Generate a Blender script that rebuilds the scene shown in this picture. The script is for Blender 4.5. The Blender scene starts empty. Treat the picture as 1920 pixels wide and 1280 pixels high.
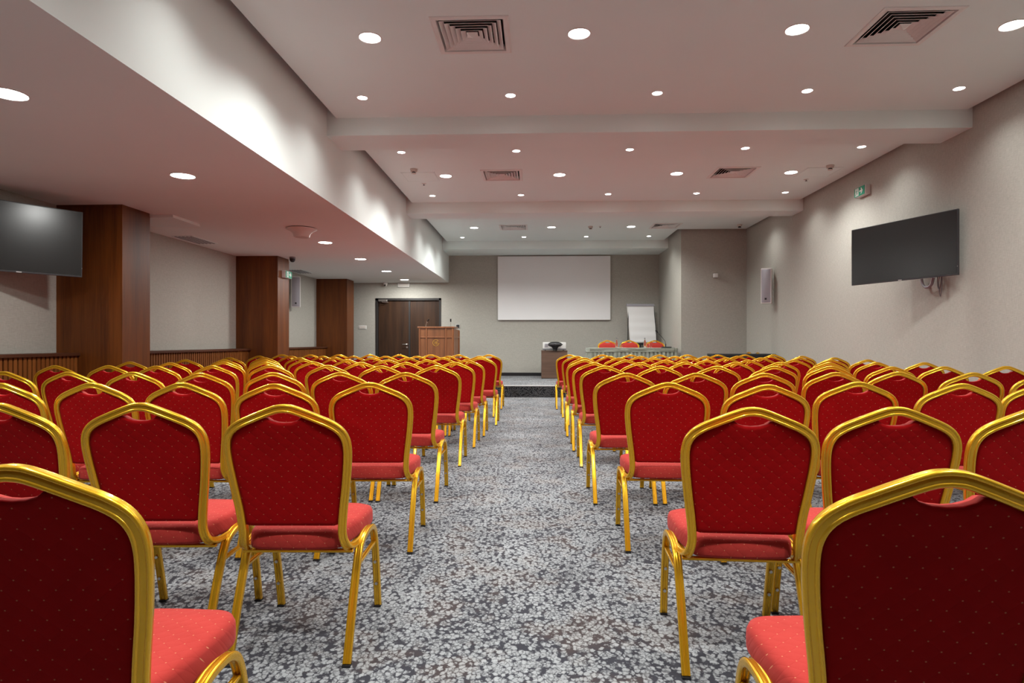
import bpy, bmesh, math, random
from mathutils import Vector, Matrix, Euler
random.seed(7)
C = bpy.context.scene.collection
SC = bpy.context.scene
PI = math.pi

# ---------------------------------------------------------------- camera, world, exposure
cam_d = bpy.data.cameras.new('camera'); cam = bpy.data.objects.new('camera', cam_d); C.objects.link(cam)
cam_d.sensor_width = 36.0; cam_d.lens = 36.0 * 1165.0 / 1920.0; cam_d.clip_start = 0.05; cam_d.clip_end = 60
cam.location = (0, 0, 1.134); cam.rotation_euler = (PI / 2, 0, 0.0393)
SC.camera = cam
w = bpy.data.worlds.new('world'); SC.world = w; w.use_nodes = True
w.node_tree.nodes['Background'].inputs[0].default_value = (0.9, 0.93, 1.0, 1)
w.node_tree.nodes['Background'].inputs[1].default_value = 0.0
SC.view_settings.view_transform = 'Standard'; SC.view_settings.look = 'None'
SC.view_settings.gamma = 1.0; SC.view_settings.use_curve_mapping = False
EXPOSURE = 1.40
SC.view_settings.exposure = EXPOSURE
BIG_W, SMALL_W, SOFFIT_W = 92.0, 17.0, 15.0      # watts of the three kinds of recessed lamps
LAMP_COL = (0.985, 1.0, 0.965)
SC.cycles.max_bounces = 8; SC.cycles.diffuse_bounces = 5; SC.cycles.glossy_bounces = 3
SC.cycles.sample_clamp_indirect = 4.0; SC.cycles.caustics_reflective = False; SC.cycles.caustics_refractive = False

# ---------------------------------------------------------------- room dimensions (metres)
H = 3.554            # underside of the ceiling panels
ZS = 2.664           # underside of the low soffit on the left
XS = -2.273          # face of the soffit
XR = 4.543           # right wall
XL = -5.38           # left wall
YB = 16.08           # back wall
YJ = 13.63           # front of the boxed-out corner
XJ = 3.14            # side of the boxed-out corner
YR = -3.0            # wall behind the camera
ST = 0.245           # stage height

# ---------------------------------------------------------------- mesh helpers
class MB:
    def __init__(s): s.v = []; s.f = []; s.m = []
    def add(s, vs, fs, m=0):
        o = len(s.v); s.v += [tuple(p) for p in vs]
        for f in fs: s.f.append(tuple(o + i for i in f)); s.m.append(m)
        return s
    def box(s, x0, x1, y0, y1, z0, z1, m=0):
        vs = [(x0,y0,z0),(x1,y0,z0),(x1,y1,z0),(x0,y1,z0),(x0,y0,z1),(x1,y0,z1),(x1,y1,z1),(x0,y1,z1)]
        return s.add(vs, [(0,3,2,1),(4,5,6,7),(0,1,5,4),(1,2,6,5),(2,3,7,6),(3,0,4,7)], m)
    def bbox(s, x0, x1, y0, y1, z0, z1, b=0.004, m=0):
        """box with chamfered edges"""
        bm = bmesh.new()
        bmesh.ops.create_cube(bm, size=1)
        for v in bm.verts:
            v.co = Vector(((x0+x1)/2 + v.co.x*(x1-x0), (y0+y1)/2 + v.co.y*(y1-y0), (z0+z1)/2 + v.co.z*(z1-z0)))
        bmesh.ops.bevel(bm, geom=bm.edges[:], offset=b, segments=2, affect='EDGES', profile=0.6)
        bm.verts.index_update()
        s.add([v.co[:] for v in bm.verts], [[v.index for v in f.verts] for f in bm.faces], m); bm.free()
        return s
    def rings(s, rings, m=0, cap0=True, cap1=True, closed=True):
        o = len(s.v); n = len(rings[0])
        for r in rings: s.v += [tuple(p) for p in r]
        for a in range(len(rings) - 1):
            for i in range(n if closed else n - 1):
                j = (i + 1) % n
                s.f.append((o+a*n+i, o+a*n+j, o+(a+1)*n+j, o+(a+1)*n+i)); s.m.append(m)
        if cap0: s.f.append(tuple(o + i for i in reversed(range(n)))); s.m.append(m)
        if cap1: s.f.append(tuple(o + (len(rings)-1)*n + i for i in range(n))); s.m.append(m)
        return s
    def lathe(s, prof, cx=0, cy=0, n=24, m=0, cap0=True, cap1=True):
        rr = [[(cx + r*math.cos(2*PI*k/n), cy + r*math.sin(2*PI*k/n), z) for k in range(n)] for r, z in prof]
        return s.rings(rr, m, cap0, cap1)
    def tube(s, pts, r, n=8, m=0, sect=None):
        """sweep a section (round unless given) along points with a rotation-minimising frame"""
        P = [Vector(p) for p in pts]; T = []
        for i in range(len(P)):
            a = P[max(0, i-1)]; b = P[min(len(P)-1, i+1)]; T.append((b - a).normalized())
        ref = sect[1] if sect else (Vector((0, 0, 1)) if abs(T[0].z) < 0.9 else Vector((1, 0, 0)))
        U = (Vector(ref) - T[0] * T[0].dot(Vector(ref))).normalized()
        prof = sect[0] if sect else [(r*math.cos(2*PI*k/n), r*math.sin(2*PI*k/n)) for k in range(n)]
        rr = []
        for i, p in enumerate(P):
            if i: U = (U - T[i] * U.dot(T[i])).normalized()
            V = T[i].cross(U)
            rr.append([p + U*a + V*b for a, b in prof])
        return s.rings(rr, m)
    def mirror_x(s):
        n = len(s.v); s.v += [(-x, y, z) for x, y, z in s.v]
        for f, m in list(zip(s.f, s.m)): s.f.append(tuple(n + i for i in reversed(f))); s.m.append(m)
        return s
    def mesh(s, name, mats, smooth=None):
        me = bpy.data.meshes.new(name); me.from_pydata(s.v, [], s.f)
        for i, m in enumerate(s.m): me.polygons[i].material_index = m
        for m in (mats if isinstance(mats, (list, tuple)) else [mats]): me.materials.append(m)
        bm = bmesh.new(); bm.from_mesh(me); bmesh.ops.recalc_face_normals(bm, faces=bm.faces[:])
        if smooth is not None:
            for f in bm.faces: f.smooth = True
            for e in bm.edges:
                if len(e.link_faces) == 2 and e.calc_face_angle(0) > smooth: e.smooth = False
        bm.to_mesh(me); bm.free(); me.update()
        return me
    def obj(s, name, mats, parent=None, smooth=None, loc=None):
        o = bpy.data.objects.new(name, s.mesh(name, mats, smooth)); C.objects.link(o)
        if parent: o.parent = parent
        if loc: o.location = loc
        return o

def tag(o, label=None, cat=None, group=None, kind=None):
    if label: o['label'] = label
    if cat: o['category'] = cat
    if group: o['group'] = group
    if kind: o['kind'] = kind
    return o
def thing(name, label, cat, loc=(0,0,0), rz=0.0, group=None, kind=None):
    o = bpy.data.objects.new(name, None); C.objects.link(o); o.empty_display_size = 0.1
    o.location = loc; o.rotation_euler = (0, 0, rz)
    return tag(o, label, cat, group, kind)
def inst(name, me, parent, loc=None, rot=None):
    o = bpy.data.objects.new(name, me); C.objects.link(o); o.parent = parent
    if loc: o.location = loc
    if rot: o.rotation_euler = rot
    return o
def copy_tree(o, parent=None):
    c = o.copy(); C.objects.link(c); c.parent = parent
    for ch in list(o.children): copy_tree(ch, c)
    return c
def catmull(P, k=6):
    P = [Vector(p) for p in P]; out = []
    Q = [P[0]*2 - P[1]] + P + [P[-1]*2 - P[-2]]
    for i in range(1, len(Q) - 2):
        a, b, c, d = Q[i-1], Q[i], Q[i+1], Q[i+2]
        for j in range(k):
            t = j / k
            out.append(0.5 * ((2*b) + (c-a)*t + (2*a-5*b+4*c-d)*t*t + (3*b-a-3*c+d)*t**3))
    out.append(P[-1]); return out

# ---------------------------------------------------------------- material helpers
class NT:
    def __init__(s, name):
        s.mat = bpy.data.materials.new(name); s.mat.use_nodes = True
        s.t = s.mat.node_tree; s.b = s.t.nodes['Principled BSDF']; s.out = s.t.nodes['Material Output']
    def n(s, typ, ins=None, **kw):
        x = s.t.nodes.new(typ)
        for k, v in kw.items(): setattr(x, k, v)
        for k, v in (ins or {}).items():
            if isinstance(v, bpy.types.NodeSocket): s.t.links.new(v, x.inputs[k])
            else: x.inputs[k].default_value = v
        return x
    def math(s, op, a, b=0.0, c=0.0):
        x = s.n('ShaderNodeMath', operation=op)
        for i, v in enumerate((a, b, c)):
            if isinstance(v, bpy.types.NodeSocket): s.t.links.new(v, x.inputs[i])
            else: x.inputs[i].default_value = v
        return x.outputs[0]
    def mix(s, f, a, b, blend='MIX'):
        x = s.n('ShaderNodeMix', data_type='RGBA', blend_type=blend)
        for i, v in ((0, f), (6, a), (7, b)):
            if isinstance(v, bpy.types.NodeSocket): s.t.links.new(v, x.inputs[i])
            else: x.inputs[i].default_value = (v if isinstance(v, (int, float)) else (tuple(v) + (1,))[:4])
        return x.outputs[2]
    def ramp(s, f, stops, interp='LINEAR'):
        x = s.n('ShaderNodeValToRGB'); x.color_ramp.interpolation = interp; e = x.color_ramp.elements
        while len(e) < len(stops): e.new(0.5)
        for i, (p, c) in enumerate(stops):
            e[i].position = p; e[i].color = (tuple(c) + (1,))[:4] if isinstance(c, (tuple, list)) else (c, c, c, 1)
        s.t.links.new(f, x.inputs[0]); return x.outputs[0]
    def set(s, **kw):
        for k, v in kw.items():
            k = k.replace('_', ' ')
            if isinstance(v, bpy.types.NodeSocket): s.t.links.new(v, s.b.inputs[k])
            elif isinstance(v, (tuple, list)): s.b.inputs[k].default_value = (tuple(v) + (1,))[:4]
            else: s.b.inputs[k].default_value = v
        return s
    def bump(s, h, strength=0.3, dist=0.01):
        x = s.n('ShaderNodeBump', {'Strength': strength, 'Distance': dist, 'Height': h})
        s.t.links.new(x.outputs[0], s.b.inputs['Normal']); return s
    def pos(s): return s.n('ShaderNodeNewGeometry').outputs['Position']
    def obj(s): return s.n('ShaderNodeTexCoord').outputs['Object']
    def scale(s, v, sc, loc=(0,0,0)):
        return s.n('ShaderNodeMapping', {'Vector': v, 'Scale': sc, 'Location': loc}).outputs[0]
    def noise(s, v, sc, detail=3, rough=0.5, dim='3D'):
        return s.n('ShaderNodeTexNoise', {'Vector': v, 'Scale': sc, 'Detail': detail, 'Roughness': rough}).outputs['Fac']

def plain(name, col, rough=0.6, metal=0.0, spec=0.5, var=0.06, vs=6.0, coat=0.0, **kw):
    t = NT(name); nz = t.noise(t.obj(), vs, 3)
    c = t.mix(nz, tuple(x*(1-var) for x in col), tuple(min(1, x*(1+var)) for x in col))
    t.set(Base_Color=c, Roughness=rough, Metallic=metal, Specular_IOR_Level=spec, Coat_Weight=coat, **kw)
    return t.mat
def emit(name, col, st):
    t = NT(name); t.set(Base_Color=col, Emission_Color=col, Emission_Strength=st); return t.mat

M = {}
M['plaster'] = None
def plaster(name, col):
    t = NT(name); p = t.pos()
    n1 = t.noise(p, 1.3, 3); n2 = t.noise(p, 60, 4)
    t.set(Base_Color=t.mix(n1, tuple(x*.97 for x in col), tuple(min(1, x*1.02) for x in col)), Roughness=0.85, Specular_IOR_Level=0.2)
    t.bump(n2, 0.05, 0.002); return t.mat
M['ceiling'] = plaster('ceiling_paint', (0.80, 0.90, 0.89))
M['soffit'] = plaster('soffit_paint', (0.80, 0.84, 0.82))
M['deck'] = plain('dark_void', (0.12, 0.11, 0.105), 0.9)
def wallpaper():
    t = NT('woven_wallpaper'); p = t.pos()
    # woven threads: fine horizontal and vertical irregular streaks
    a = t.noise(t.scale(p, (260, 260, 18)), 1.0, 2); b = t.noise(t.scale(p, (20, 20, 300)), 1.0, 2)
    big = t.noise(p, 0.9, 2)
    f = t.math('MULTIPLY_ADD', a, 0.5, t.math('MULTIPLY', b, 0.5))
    c = t.mix(t.ramp(f, [(0.35, 0.0), (0.65, 1.0)]), (0.36, 0.345, 0.305), (0.48, 0.465, 0.42))
    c = t.mix(t.math('MULTIPLY', big, 0.12), c, (0.38, 0.35, 0.30))
    t.set(Base_Color=c, Roughness=0.8, Specular_IOR_Level=0.25); t.bump(f, 0.25, 0.002)
    return t.mat
M['wall'] = wallpaper()
def wood(name, c0, c1, axis='z', sc=1.0, rough=0.4, coat=0.15, space='pos', spec=0.5):
    t = NT(name); p = t.pos() if space == 'pos' else t.obj()
    S = {'z': (9, 9, 0.55), 'x': (0.55, 9, 9), 'y': (9, .55, 9)}[axis]
    S = tuple(v*sc for v in S)
    w = t.noise(t.scale(p, S), 1.0, 5, 0.62)
    g = t.noise(t.scale(p, tuple(v*14 if v > 1*sc else v*6 for v in S)), 1.0, 3, 0.6)
    f = t.math('MULTIPLY_ADD', g, 0.35, t.math('MULTIPLY', w, 0.75))
    c = t.ramp(f, [(0.32, c0), (0.52, tuple((a+b)/2 for a, b in zip(c0, c1))), (0.72, c1)])
    t.set(Base_Color=c, Roughness=rough, Coat_Weight=coat, Coat_Roughness=0.35, Specular_IOR_Level=spec); t.bump(g, 0.08, 0.001)
    return t.mat
M['column'] = wood('column_veneer', (0.050, 0.010, 0.001), (0.175, 0.048, 0.005), 'z', 0.8, 0.46, 0.0, spec=0.4)
M['slat'] = wood('slat_wood', (0.11, 0.030, 0.005), (0.24, 0.078, 0.016), 'z', 1.0, 0.5, 0.0, spec=0.25)
M['slat_dark'] = plain('slat_backing', (0.018, 0.010, 0.007), 0.7)
M['rail'] = wood('rail_wood', (0.045, 0.014, 0.006), (0.10, 0.034, 0.015), 'y', 1.0, 0.45, 0.0, spec=0.3)
M['door'] = wood('door_veneer', (0.014, 0.005, 0.002), (0.058, 0.024, 0.009), 'z', 1.0, 0.5, 0.0, spec=0.3)
M['door_frame'] = plain('door_frame_grey', (0.018, 0.015, 0.014), 0.5)
M['lectern'] = wood('lectern_wood', (0.12, 0.038, 0.011), (0.27, 0.098, 0.033), 'z', 1.3, 0.42, 0.2)
M['lectern_trim'] = wood('lectern_trim', (0.13, 0.040, 0.013), (0.33, 0.12, 0.042), 'z', 1.3, 0.4, 0.2)
M['cabinet'] = wood('cabinet_laminate', (0.065, 0.034, 0.022), (0.16, 0.090, 0.060), 'x', 1.2, 0.5, 0.05)
M['black'] = plain('black_plastic', (0.012, 0.012, 0.014), 0.4)
M['black_matt'] = plain('black_matt', (0.014, 0.015, 0.018), 0.75)
M['base_black'] = plain('baseboard_black', (0.012, 0.012, 0.014), 0.35)
M['white'] = plain('white_plastic', (0.74, 0.73, 0.71), 0.45)
M['offwhite'] = plain('offwhite_plastic', (0.62, 0.57, 0.52), 0.5)
M['grey'] = plain('grey_plastic', (0.20, 0.20, 0.22), 0.5)
M['mesh_grey'] = plain('speaker_cloth', (0.36, 0.35, 0.39), 0.7)
M['steel'] = plain('brushed_steel', (0.62, 0.61, 0.59), 0.3, 1.0)
M['screen'] = plain('screen_fabric', (0.86, 0.86, 0.87), 0.8, var=0.015, vs=2)
M['paper'] = plain('paper', (0.80, 0.80, 0.80), 0.8, var=0.01)
M['tv'] = plain('tv_panel', (0.005, 0.005, 0.006), 0.25, spec=0.6, var=0.02)
M['tv_edge'] = plain('tv_bezel', (0.03, 0.03, 0.034), 0.35)
M['green'] = plain('exit_green', (0.0, 0.30, 0.16), 0.5)
M['duct'] = plain('duct_black', (0.006, 0.006, 0.006), 0.8)
M['louver'] = plain('louver_white', (0.78, 0.79, 0.77), 0.5)
M['lens'] = emit('downlight_lens', (1.0, 0.97, 0.92), 14.0)
M['gold_mark'] = plain('gold_emblem', (0.72, 0.45, 0.07), 0.35, 0.7)
def glass():
    t = NT('clear_glass'); t.set(Base_Color=(0.95, 0.97, 0.97), Roughness=0.03, Transmission_Weight=1.0, IOR=1.45); return t.mat
M['glass'] = glass()

def gold():
    t = NT('gold_lacquer')
    t.set(Base_Color=(0.86, 0.47, 0.022), Metallic=0.72, Roughness=0.25, Specular_IOR_Level=0.6, Specular_Tint=(1, .93, .6), Coat_Weight=0.45, Coat_Roughness=0.08)
    return t.mat
M['gold'] = gold()

def fabric(name, axes, dark=False):
    """red velvet, quilted diamonds, a pale dot woven at every crossing; axes picks the two object axes the pattern lies in"""
    t = NT(name); o = t.obj()
    sep = t.n('ShaderNodeSeparateXYZ', {0: o}).outputs
    if axes == 'xz': X, Y = sep[0], sep[2]; pa, pb = 0.049, 0.040
    else:
        X = sep[0]; Y = t.math('ADD', sep[1], t.math('MULTIPLY', sep[2], 0.9)); pa, pb = 0.044, 0.040
    u = t.math('ADD', t.math('DIVIDE', X, pa), t.math('DIVIDE', Y, pb)); v = t.math('SUBTRACT', t.math('DIVIDE', X, pa), t.math('DIVIDE', Y, pb))
    fu = t.math('ABSOLUTE', t.math('SUBTRACT', t.math('FRACT', t.math('ADD', u, 0.5)), 0.5))
    fv = t.math('ABSOLUTE', t.math('SUBTRACT', t.math('FRACT', t.math('ADD', v, 0.5)), 0.5))
    d = t.math('SQRT', t.math('ADD', t.math('POWER', fu, 2), t.math('POWER', fv, 2)))
    dot = t.ramp(d, [(0.03, 1.0), (0.065, 0.0)])
    line = t.ramp(t.math('MINIMUM', fu, fv), [(0.0, 1.0), (0.045, 0.0)])
    nz = t.noise(o, 14, 4); fine = t.noise(o, 420, 2)
    c = t.mix(nz, (0.29, 0.0010, 0.0016), (0.38, 0.0018, 0.0035)) if dark else t.mix(nz, (0.36, 0.030, 0.024), (0.46, 0.045, 0.036))  # dark: same fabric, weaker light on chair backs put into the colour
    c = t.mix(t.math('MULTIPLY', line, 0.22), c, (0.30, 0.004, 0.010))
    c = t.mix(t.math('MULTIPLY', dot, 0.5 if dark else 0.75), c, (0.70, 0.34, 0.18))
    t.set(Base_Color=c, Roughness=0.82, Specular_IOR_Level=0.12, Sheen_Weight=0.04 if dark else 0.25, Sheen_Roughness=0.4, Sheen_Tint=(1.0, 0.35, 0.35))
    pil = t.math('MINIMUM', t.math('MULTIPLY', fu, 2.0), t.math('MULTIPLY', fv, 2.0))
    h = t.math('ADD', t.math('MULTIPLY', t.math('POWER', pil, 0.5), 0.7), t.math('MULTIPLY', fine, 0.10))
    h = t.math('ADD', h, t.math('MULTIPLY', t.noise(o, 9, 2), 1.6))
    t.bump(h, 0.22, 0.004); return t.mat
M['fab_back_shaded'] = fabric('red_fabric_back_shaded', 'xz', True); M['fab_front'] = fabric('red_fabric_front', 'xz'); M['fab_seat'] = fabric('red_fabric_seat', 'xy')

def carpet(name, light, dark, cell=54.0, stretch=(1.0, 0.72, 1.0)):
    t = NT(name); p = t.pos()
    wob = t.n('ShaderNodeTexNoise', {'Vector': p, 'Scale': 45.0, 'Detail': 4, 'Roughness': 0.65}).outputs['Color']
    off = t.n('ShaderNodeVectorMath', {0: wob, 1: (0.5, 0.5, 0.5)}, operation='SUBTRACT').outputs[0]
    off = t.n('ShaderNodeVectorMath', {0: off, 'Scale': 0.034}, operation='SCALE').outputs[0]
    q = t.n('ShaderNodeVectorMath', {0: p, 1: off}, operation='ADD').outputs[0]
    q = t.scale(q, stretch)
    vo = t.n('ShaderNodeTexVoronoi', {'Vector': q, 'Scale': cell}, feature='DISTANCE_TO_EDGE').outputs['Distance']
    v1 = t.n('ShaderNodeTexVoronoi', {'Vector': q, 'Scale': cell}).outputs
    vc = v1['Color']; d1 = v1['Distance']
    cr = t.n('ShaderNodeSeparateXYZ', {0: vc}).outputs[0]
    patch = t.noise(p, 2.6, 4, 0.6); brown = t.noise(t.scale(p, (1, 1, 1), (7, 3, 0)), 3.4, 5, 0.65)
    # gaps between the loops, wider in the worn darker patches
    fine_ = t.noise(t.scale(p, (1, 0.8, 1)), 75, 3, 0.6)
    thr = t.math('MULTIPLY', t.math('MULTIPLY_ADD', patch, 0.17, -0.012), t.ramp(fine_, [(0.32, 0.15), (0.66, 1.7)]))
    gap = t.math('SUBTRACT', 1.0, t.n('ShaderNodeMapRange', {'Value': vo, 'From Min': t.math('MULTIPLY', thr, 0.55), 'From Max': t.math('MULTIPLY', thr, 2.3)}).outputs[0])
    knot = t.ramp(t.math('MULTIPLY', d1, t.math('MULTIPLY_ADD', patch, 0.5, 0.73)), [(0.47, 0.0), (0.64, 1.0)])
    gap = t.math('MAXIMUM', t.math('MULTIPLY', gap, 0.72), knot)
    tone = t.math('MULTIPLY_ADD', cr, 0.30, t.math('MULTIPLY', t.noise(p, 120, 3), 0.5))
    lc = t.mix(tone, tuple(x*.60 for x in light), tuple(min(1, x*1.12) for x in light))
    lc = t.mix(t.ramp(patch, [(0.38, 0.0), (0.68, 0.45)]), lc, tuple(x*0.62 for x in light))
    bm_ = t.ramp(brown, [(0.50, 0.0), (0.60, 1.0)])
    lc = t.mix(t.math('MULTIPLY', bm_, 0.45), lc, (light[0]*.80, light[1]*.74, light[2]*.69))
    dc = t.mix(bm_, dark, (dark[0]*1.6, dark[1]*1.2, dark[2]*0.95))
    c = t.mix(gap, lc, dc)
    t.set(Base_Color=c, Roughness=0.95, Specular_IOR_Level=0.1, Sheen_Weight=0.1)
    hh = t.math('ADD', t.math('MULTIPLY', t.math('SUBTRACT', 1.0, gap), 0.7), t.math('MULTIPLY', t.noise(p, 300, 2), 0.5))
    t.bump(hh, 0.5, 0.004); return t.mat
M['carpet'] = carpet('loop_carpet', (0.40, 0.415, 0.43), (0.034, 0.034, 0.044))
M['riser'] = carpet('riser_carpet', (0.11, 0.11, 0.115), (0.006, 0.006, 0.008), 46)

# ---------------------------------------------------------------- lights (real fittings: see the downlights below)
def spot(parent, z, watts, ang, blend, r):
    d = bpy.data.lights.new('lamp', 'SPOT'); d.energy = watts; d.spot_size = math.radians(ang); d.spot_blend = blend
    d.shadow_soft_size = r; d.color = LAMP_COL
    o = bpy.data.objects.new('lamp', d); C.objects.link(o); o.parent = parent; o.location = (0, 0, z)
    return o
def disk(parent, z, watts, r):
    d = bpy.data.lights.new('lamp', 'AREA'); d.shape = 'DISK'; d.size = 2*r; d.energy = watts; d.color = LAMP_COL
    o = bpy.data.objects.new('lamp', d); C.objects.link(o); o.parent = parent; o.location = (0, 0, z)
    return o

# ================================================================ ROOM SHELL
def struct(o, label=None):
    o['kind'] = 'structure'
    if label: o['label'] = label
    return o
def holed(x0, x1, y0, y1, z0, z1, holes, axis='z'):
    """slab with rectangular holes; for axis 'y' the plane is x-z and the thickness is along y"""
    m = MB()
    xs = sorted({x0, x1, *[h[0] for h in holes], *[h[1] for h in holes]}); ys = sorted({y0, y1, *[h[2] for h in holes], *[h[3] for h in holes]})
    for i in range(len(xs)-1):
        for j in range(len(ys)-1):
            cx, cy = (xs[i]+xs[i+1])/2, (ys[j]+ys[j+1])/2
            if any(h[0] < cx < h[1] and h[2] < cy < h[3] for h in holes): continue
            if axis == 'z': m.box(xs[i], xs[i+1], ys[j], ys[j+1], z0, z1)
            else: m.box(xs[i], xs[i+1], z0, z1, ys[j], ys[j+1])
    return m
def weld(o):
    bm = bmesh.new(); bm.from_mesh(o.data); bmesh.ops.remove_doubles(bm, verts=bm.verts[:], dist=1e-5)
    # drop the interior faces shared by two cells
    seen = {}
    for f in bm.faces:
        k = tuple(sorted(v.index for v in f.verts)); seen.setdefault(k, []).append(f)
    dead = [f for k, fs in seen.items() if len(fs) > 1 for f in fs]
    bmesh.ops.delete(bm, geom=dead, context='FACES'); bmesh.ops.recalc_face_normals(bm, faces=bm.faces[:])
    bm.to_mesh(o.data); bm.free(); return o

T = 0.15
struct(MB().box(XL-T, XR+T, YR-T, YB+T, -0.1, 0.0).obj('floor', M['carpet']), 'grey mottled loop carpet floor')
struct(MB().box(XL-T, XR+T, YR-T, YB+T, H+0.14, H+0.24).obj('ceiling', M['deck']))
struct(MB().box(XR, XR+T, YR, YJ, 0, H+0.14).obj('wall_right', M['wall']), 'beige woven wallpaper on the long right wall')
struct(MB().box(XL-T, XL, YR, YB, 0, ZS).obj('wall_left', M['wall']), 'beige wallpapered left wall behind the columns')
struct(MB().box(XJ, XR+T, YJ, YB+T, 0, H+0.14).obj('wall_corner', M['wall']), 'boxed-out wallpapered corner right of the table')
struct(MB().box(XL-T, XR+T, YR-T, YR, 0, H+0.14).obj('wall_rear', M['column']))
DX0, DX1, DZ = -4.20, -2.48, 2.262
wb = weld(holed(XL-T, XJ, 0, H+0.14, YB, YB+T, [(DX0, DX1, 0, DZ)], 'y').obj('wall_back', M['wall'])); struct(wb, 'wallpapered back wall behind the stage')
struct(MB().box(XL, XS, YR, YB, ZS, H+0.14).obj('ceiling_soffit', M['soffit']), 'low white soffit over the left side')

# beams with a flat underside
BEAMS = [(2.52, 3.04), (6.66, 7.18), (10.77, 11.24), (14.96, YB)]
for i, (a, b) in enumerate(BEAMS):
    xr = XJ if i == 3 else XR
    struct(MB().box(XS, xr, a, b, H-0.19, H+0.14).obj('ceiling_beam', M['ceiling']), 'white cross beam under the ceiling' if i else None)

# ceiling panels hung a little below the deck, held back from the walls by a shadow gap; the air diffusers sit in square holes
VENTS = [(-0.505, 4.9), (2.82, 4.9), (-0.50, 9.04), (2.81, 9.02), (-0.485, 13.17), (2.70, 13.12), (-0.5, 0.76), (2.8, 0.76)]
VH = 0.262
def panel(x0, x1, y0, y1, first=False):
    hs = [(vx-VH, vx+VH, vy-VH, vy+VH) for vx, vy in VENTS if x0 < vx < x1 and y0 < vy < y1]
    return struct(weld(holed(x0, x1, y0, y1, H, H+0.05, hs).obj('ceiling_panel', M['ceiling'])))
PX0, PX1 = XS+0.104, XR-0.045
panel(PX0, PX1, YR+0.1, BEAMS[0][0]); panel(PX0, PX1, BEAMS[0][1], BEAMS[1][0]); panel(PX0, PX1, BEAMS[1][1], BEAMS[2][0])
panel(PX0, PX1, BEAMS[2][1], YJ-0.10); panel(PX0, XJ-0.10, YJ-0.10, BEAMS[3][0])

# skirting boards
def skirting(name, *b): struct(MB().bbox(*b, b=0.003).obj(name, M['base_black']))
skirting('baseboard_back', -3.0, XJ, YB-0.018, YB, ST, ST+0.085)
skirting('baseboard_right', XR-0.018, XR, YR, YJ, 0, 0.085)
skirting('baseboard_corner', XJ, XR-0.018, YJ-0.018, YJ, 0, 0.085)

# stage
st = thing('stage', 'low carpeted stage platform with dark front riser and pale metal nosing', 'stage', (0, 12.64, 0))
MB().box(-3.0, XJ-0.001, 0.012, YB-12.64-0.001, 0.001, ST-0.0005).obj('deck', M['carpet'], st)
MB().box(-3.0, XJ-0.001, 0.0, 0.012, 0.001, ST-0.02).obj('riser', M['riser'], st)
MB().bbox(-3.0, XJ-0.001, -0.006, 0.0115, ST-0.02, ST, b=0.003).obj('edge_trim', M['white'], st)

# columns clad in veneer
XP = -4.62
for i, (a, b) in enumerate([(2.59, 3.09), (6.76, 7.26), (10.93, 11.44), (15.0, 15.56)]):
    c = MB(); c.bbox(XL, XP, a, b, 0, ZS-0.035, b=0.003); col = c.obj('column', M['column'])
    struct(col, ['', 'nearest reddish-brown veneered column, behind the left television', 'middle reddish-brown veneered column with the exit sign', 'farthest reddish-brown veneered column, next to the switch plate'][i] or None)
    MB().box(XL, XP-0.004, a+0.004, b-0.004, ZS-0.035, ZS).obj('head_joint', M['column'], col)

# slatted radiator casings between the columns
sl = MB().bbox(-0.009, 0.009, -0.019, 0.019, 0.06, 0.975, b=0.002).mesh('slat', M['slat'])
XW = -5.117
for i, (a, b, lab) in enumerate([(3.09, 6.76, 'slatted wooden casing left of the nearest column'), (7.26, 10.93, 'slatted wooden casing between the first two columns'), (11.44, 15.0, 'slatted wooden casing between the last two columns')]):
    wn = thing('slatted_wainscot', lab, 'wainscot', (XL, a, 0), kind='structure')
    del wn['category']
    MB().box(0, XW-XL-0.03, 0, b-a, 0, 0.975).obj('backing', M['slat_dark'], wn)
    MB().bbox(0, XW-XL+0.018, 0, b-a, 0.975, 1.008, b=0.003).obj('top_rail', M['rail'], wn)
    MB().box(0, XW-XL-0.01, 0, b-a, 0, 0.06).obj('plinth', M['rail'], wn)
    y = a + 0.03
    if i == 0: y = 4.65 + (6.73-4.65) % 0.0575
    while y < b - 0.02:
        if y > 4.7: inst('slat', sl, wn, (XW-XL-0.019, y-a, 0))
        y += 0.0575

# double door in the back wall
door = thing('door_1', 'dark veneered double door in a grey-brown frame, left of the lectern', None, ((DX0+DX1)/2, YB, 0), kind='structure')
hw = (DX1-DX0)/2
fr = MB(); fr.box(-hw, -hw+0.07, -0.012, 0.13, 0, DZ); fr.box(hw-0.05, hw, -0.012, 0.13, 0, DZ); fr.box(-hw, hw, -0.012, 0.13, DZ-0.055, DZ)
fr.obj('door_frame', M['door_frame'], door)
dl = MB().bbox(-hw+0.072, 0.005, 0.045, 0.09, 0.006, DZ-0.058, b=0.002).obj('door_leaf', M['door'], door)
dr = MB().bbox(0.048, hw-0.052, 0.052, 0.09, 0.006, DZ-0.058, b=0.002).obj('door_leaf', M['door'], door)
MB().bbox(0.004, 0.05, 0.03, 0.095, 0.006, DZ-0.058, b=0.002).obj('meeting_stile', M['door_frame'], door)
hd = MB(); hd.bbox(-0.155, -0.03, -0.012, 0.006, 1.05, 1.068, b=0.004); hd.lathe([(0.024, 0), (0.024, 0.01)], 0, 0, 16)
hd = MB(); hd.bbox(-0.155, -0.03, -0.02, -0.002, 1.052, 1.070, b=0.005)
hd.tube([(-0.04, -0.01, 1.061), (-0.04, 0.046, 1.061)], 0.009, 10)
hd.tube([(-0.04, 0.034, 1.061), (-0.04, 0.046, 1.061)], 0.025, 18); hd.tube([(-0.04, 0.034, 0.985), (-0.04, 0.046, 0.985)], 0.024, 18)
hd.obj('door_handle', M['steel'], door, 0.6)
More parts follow.
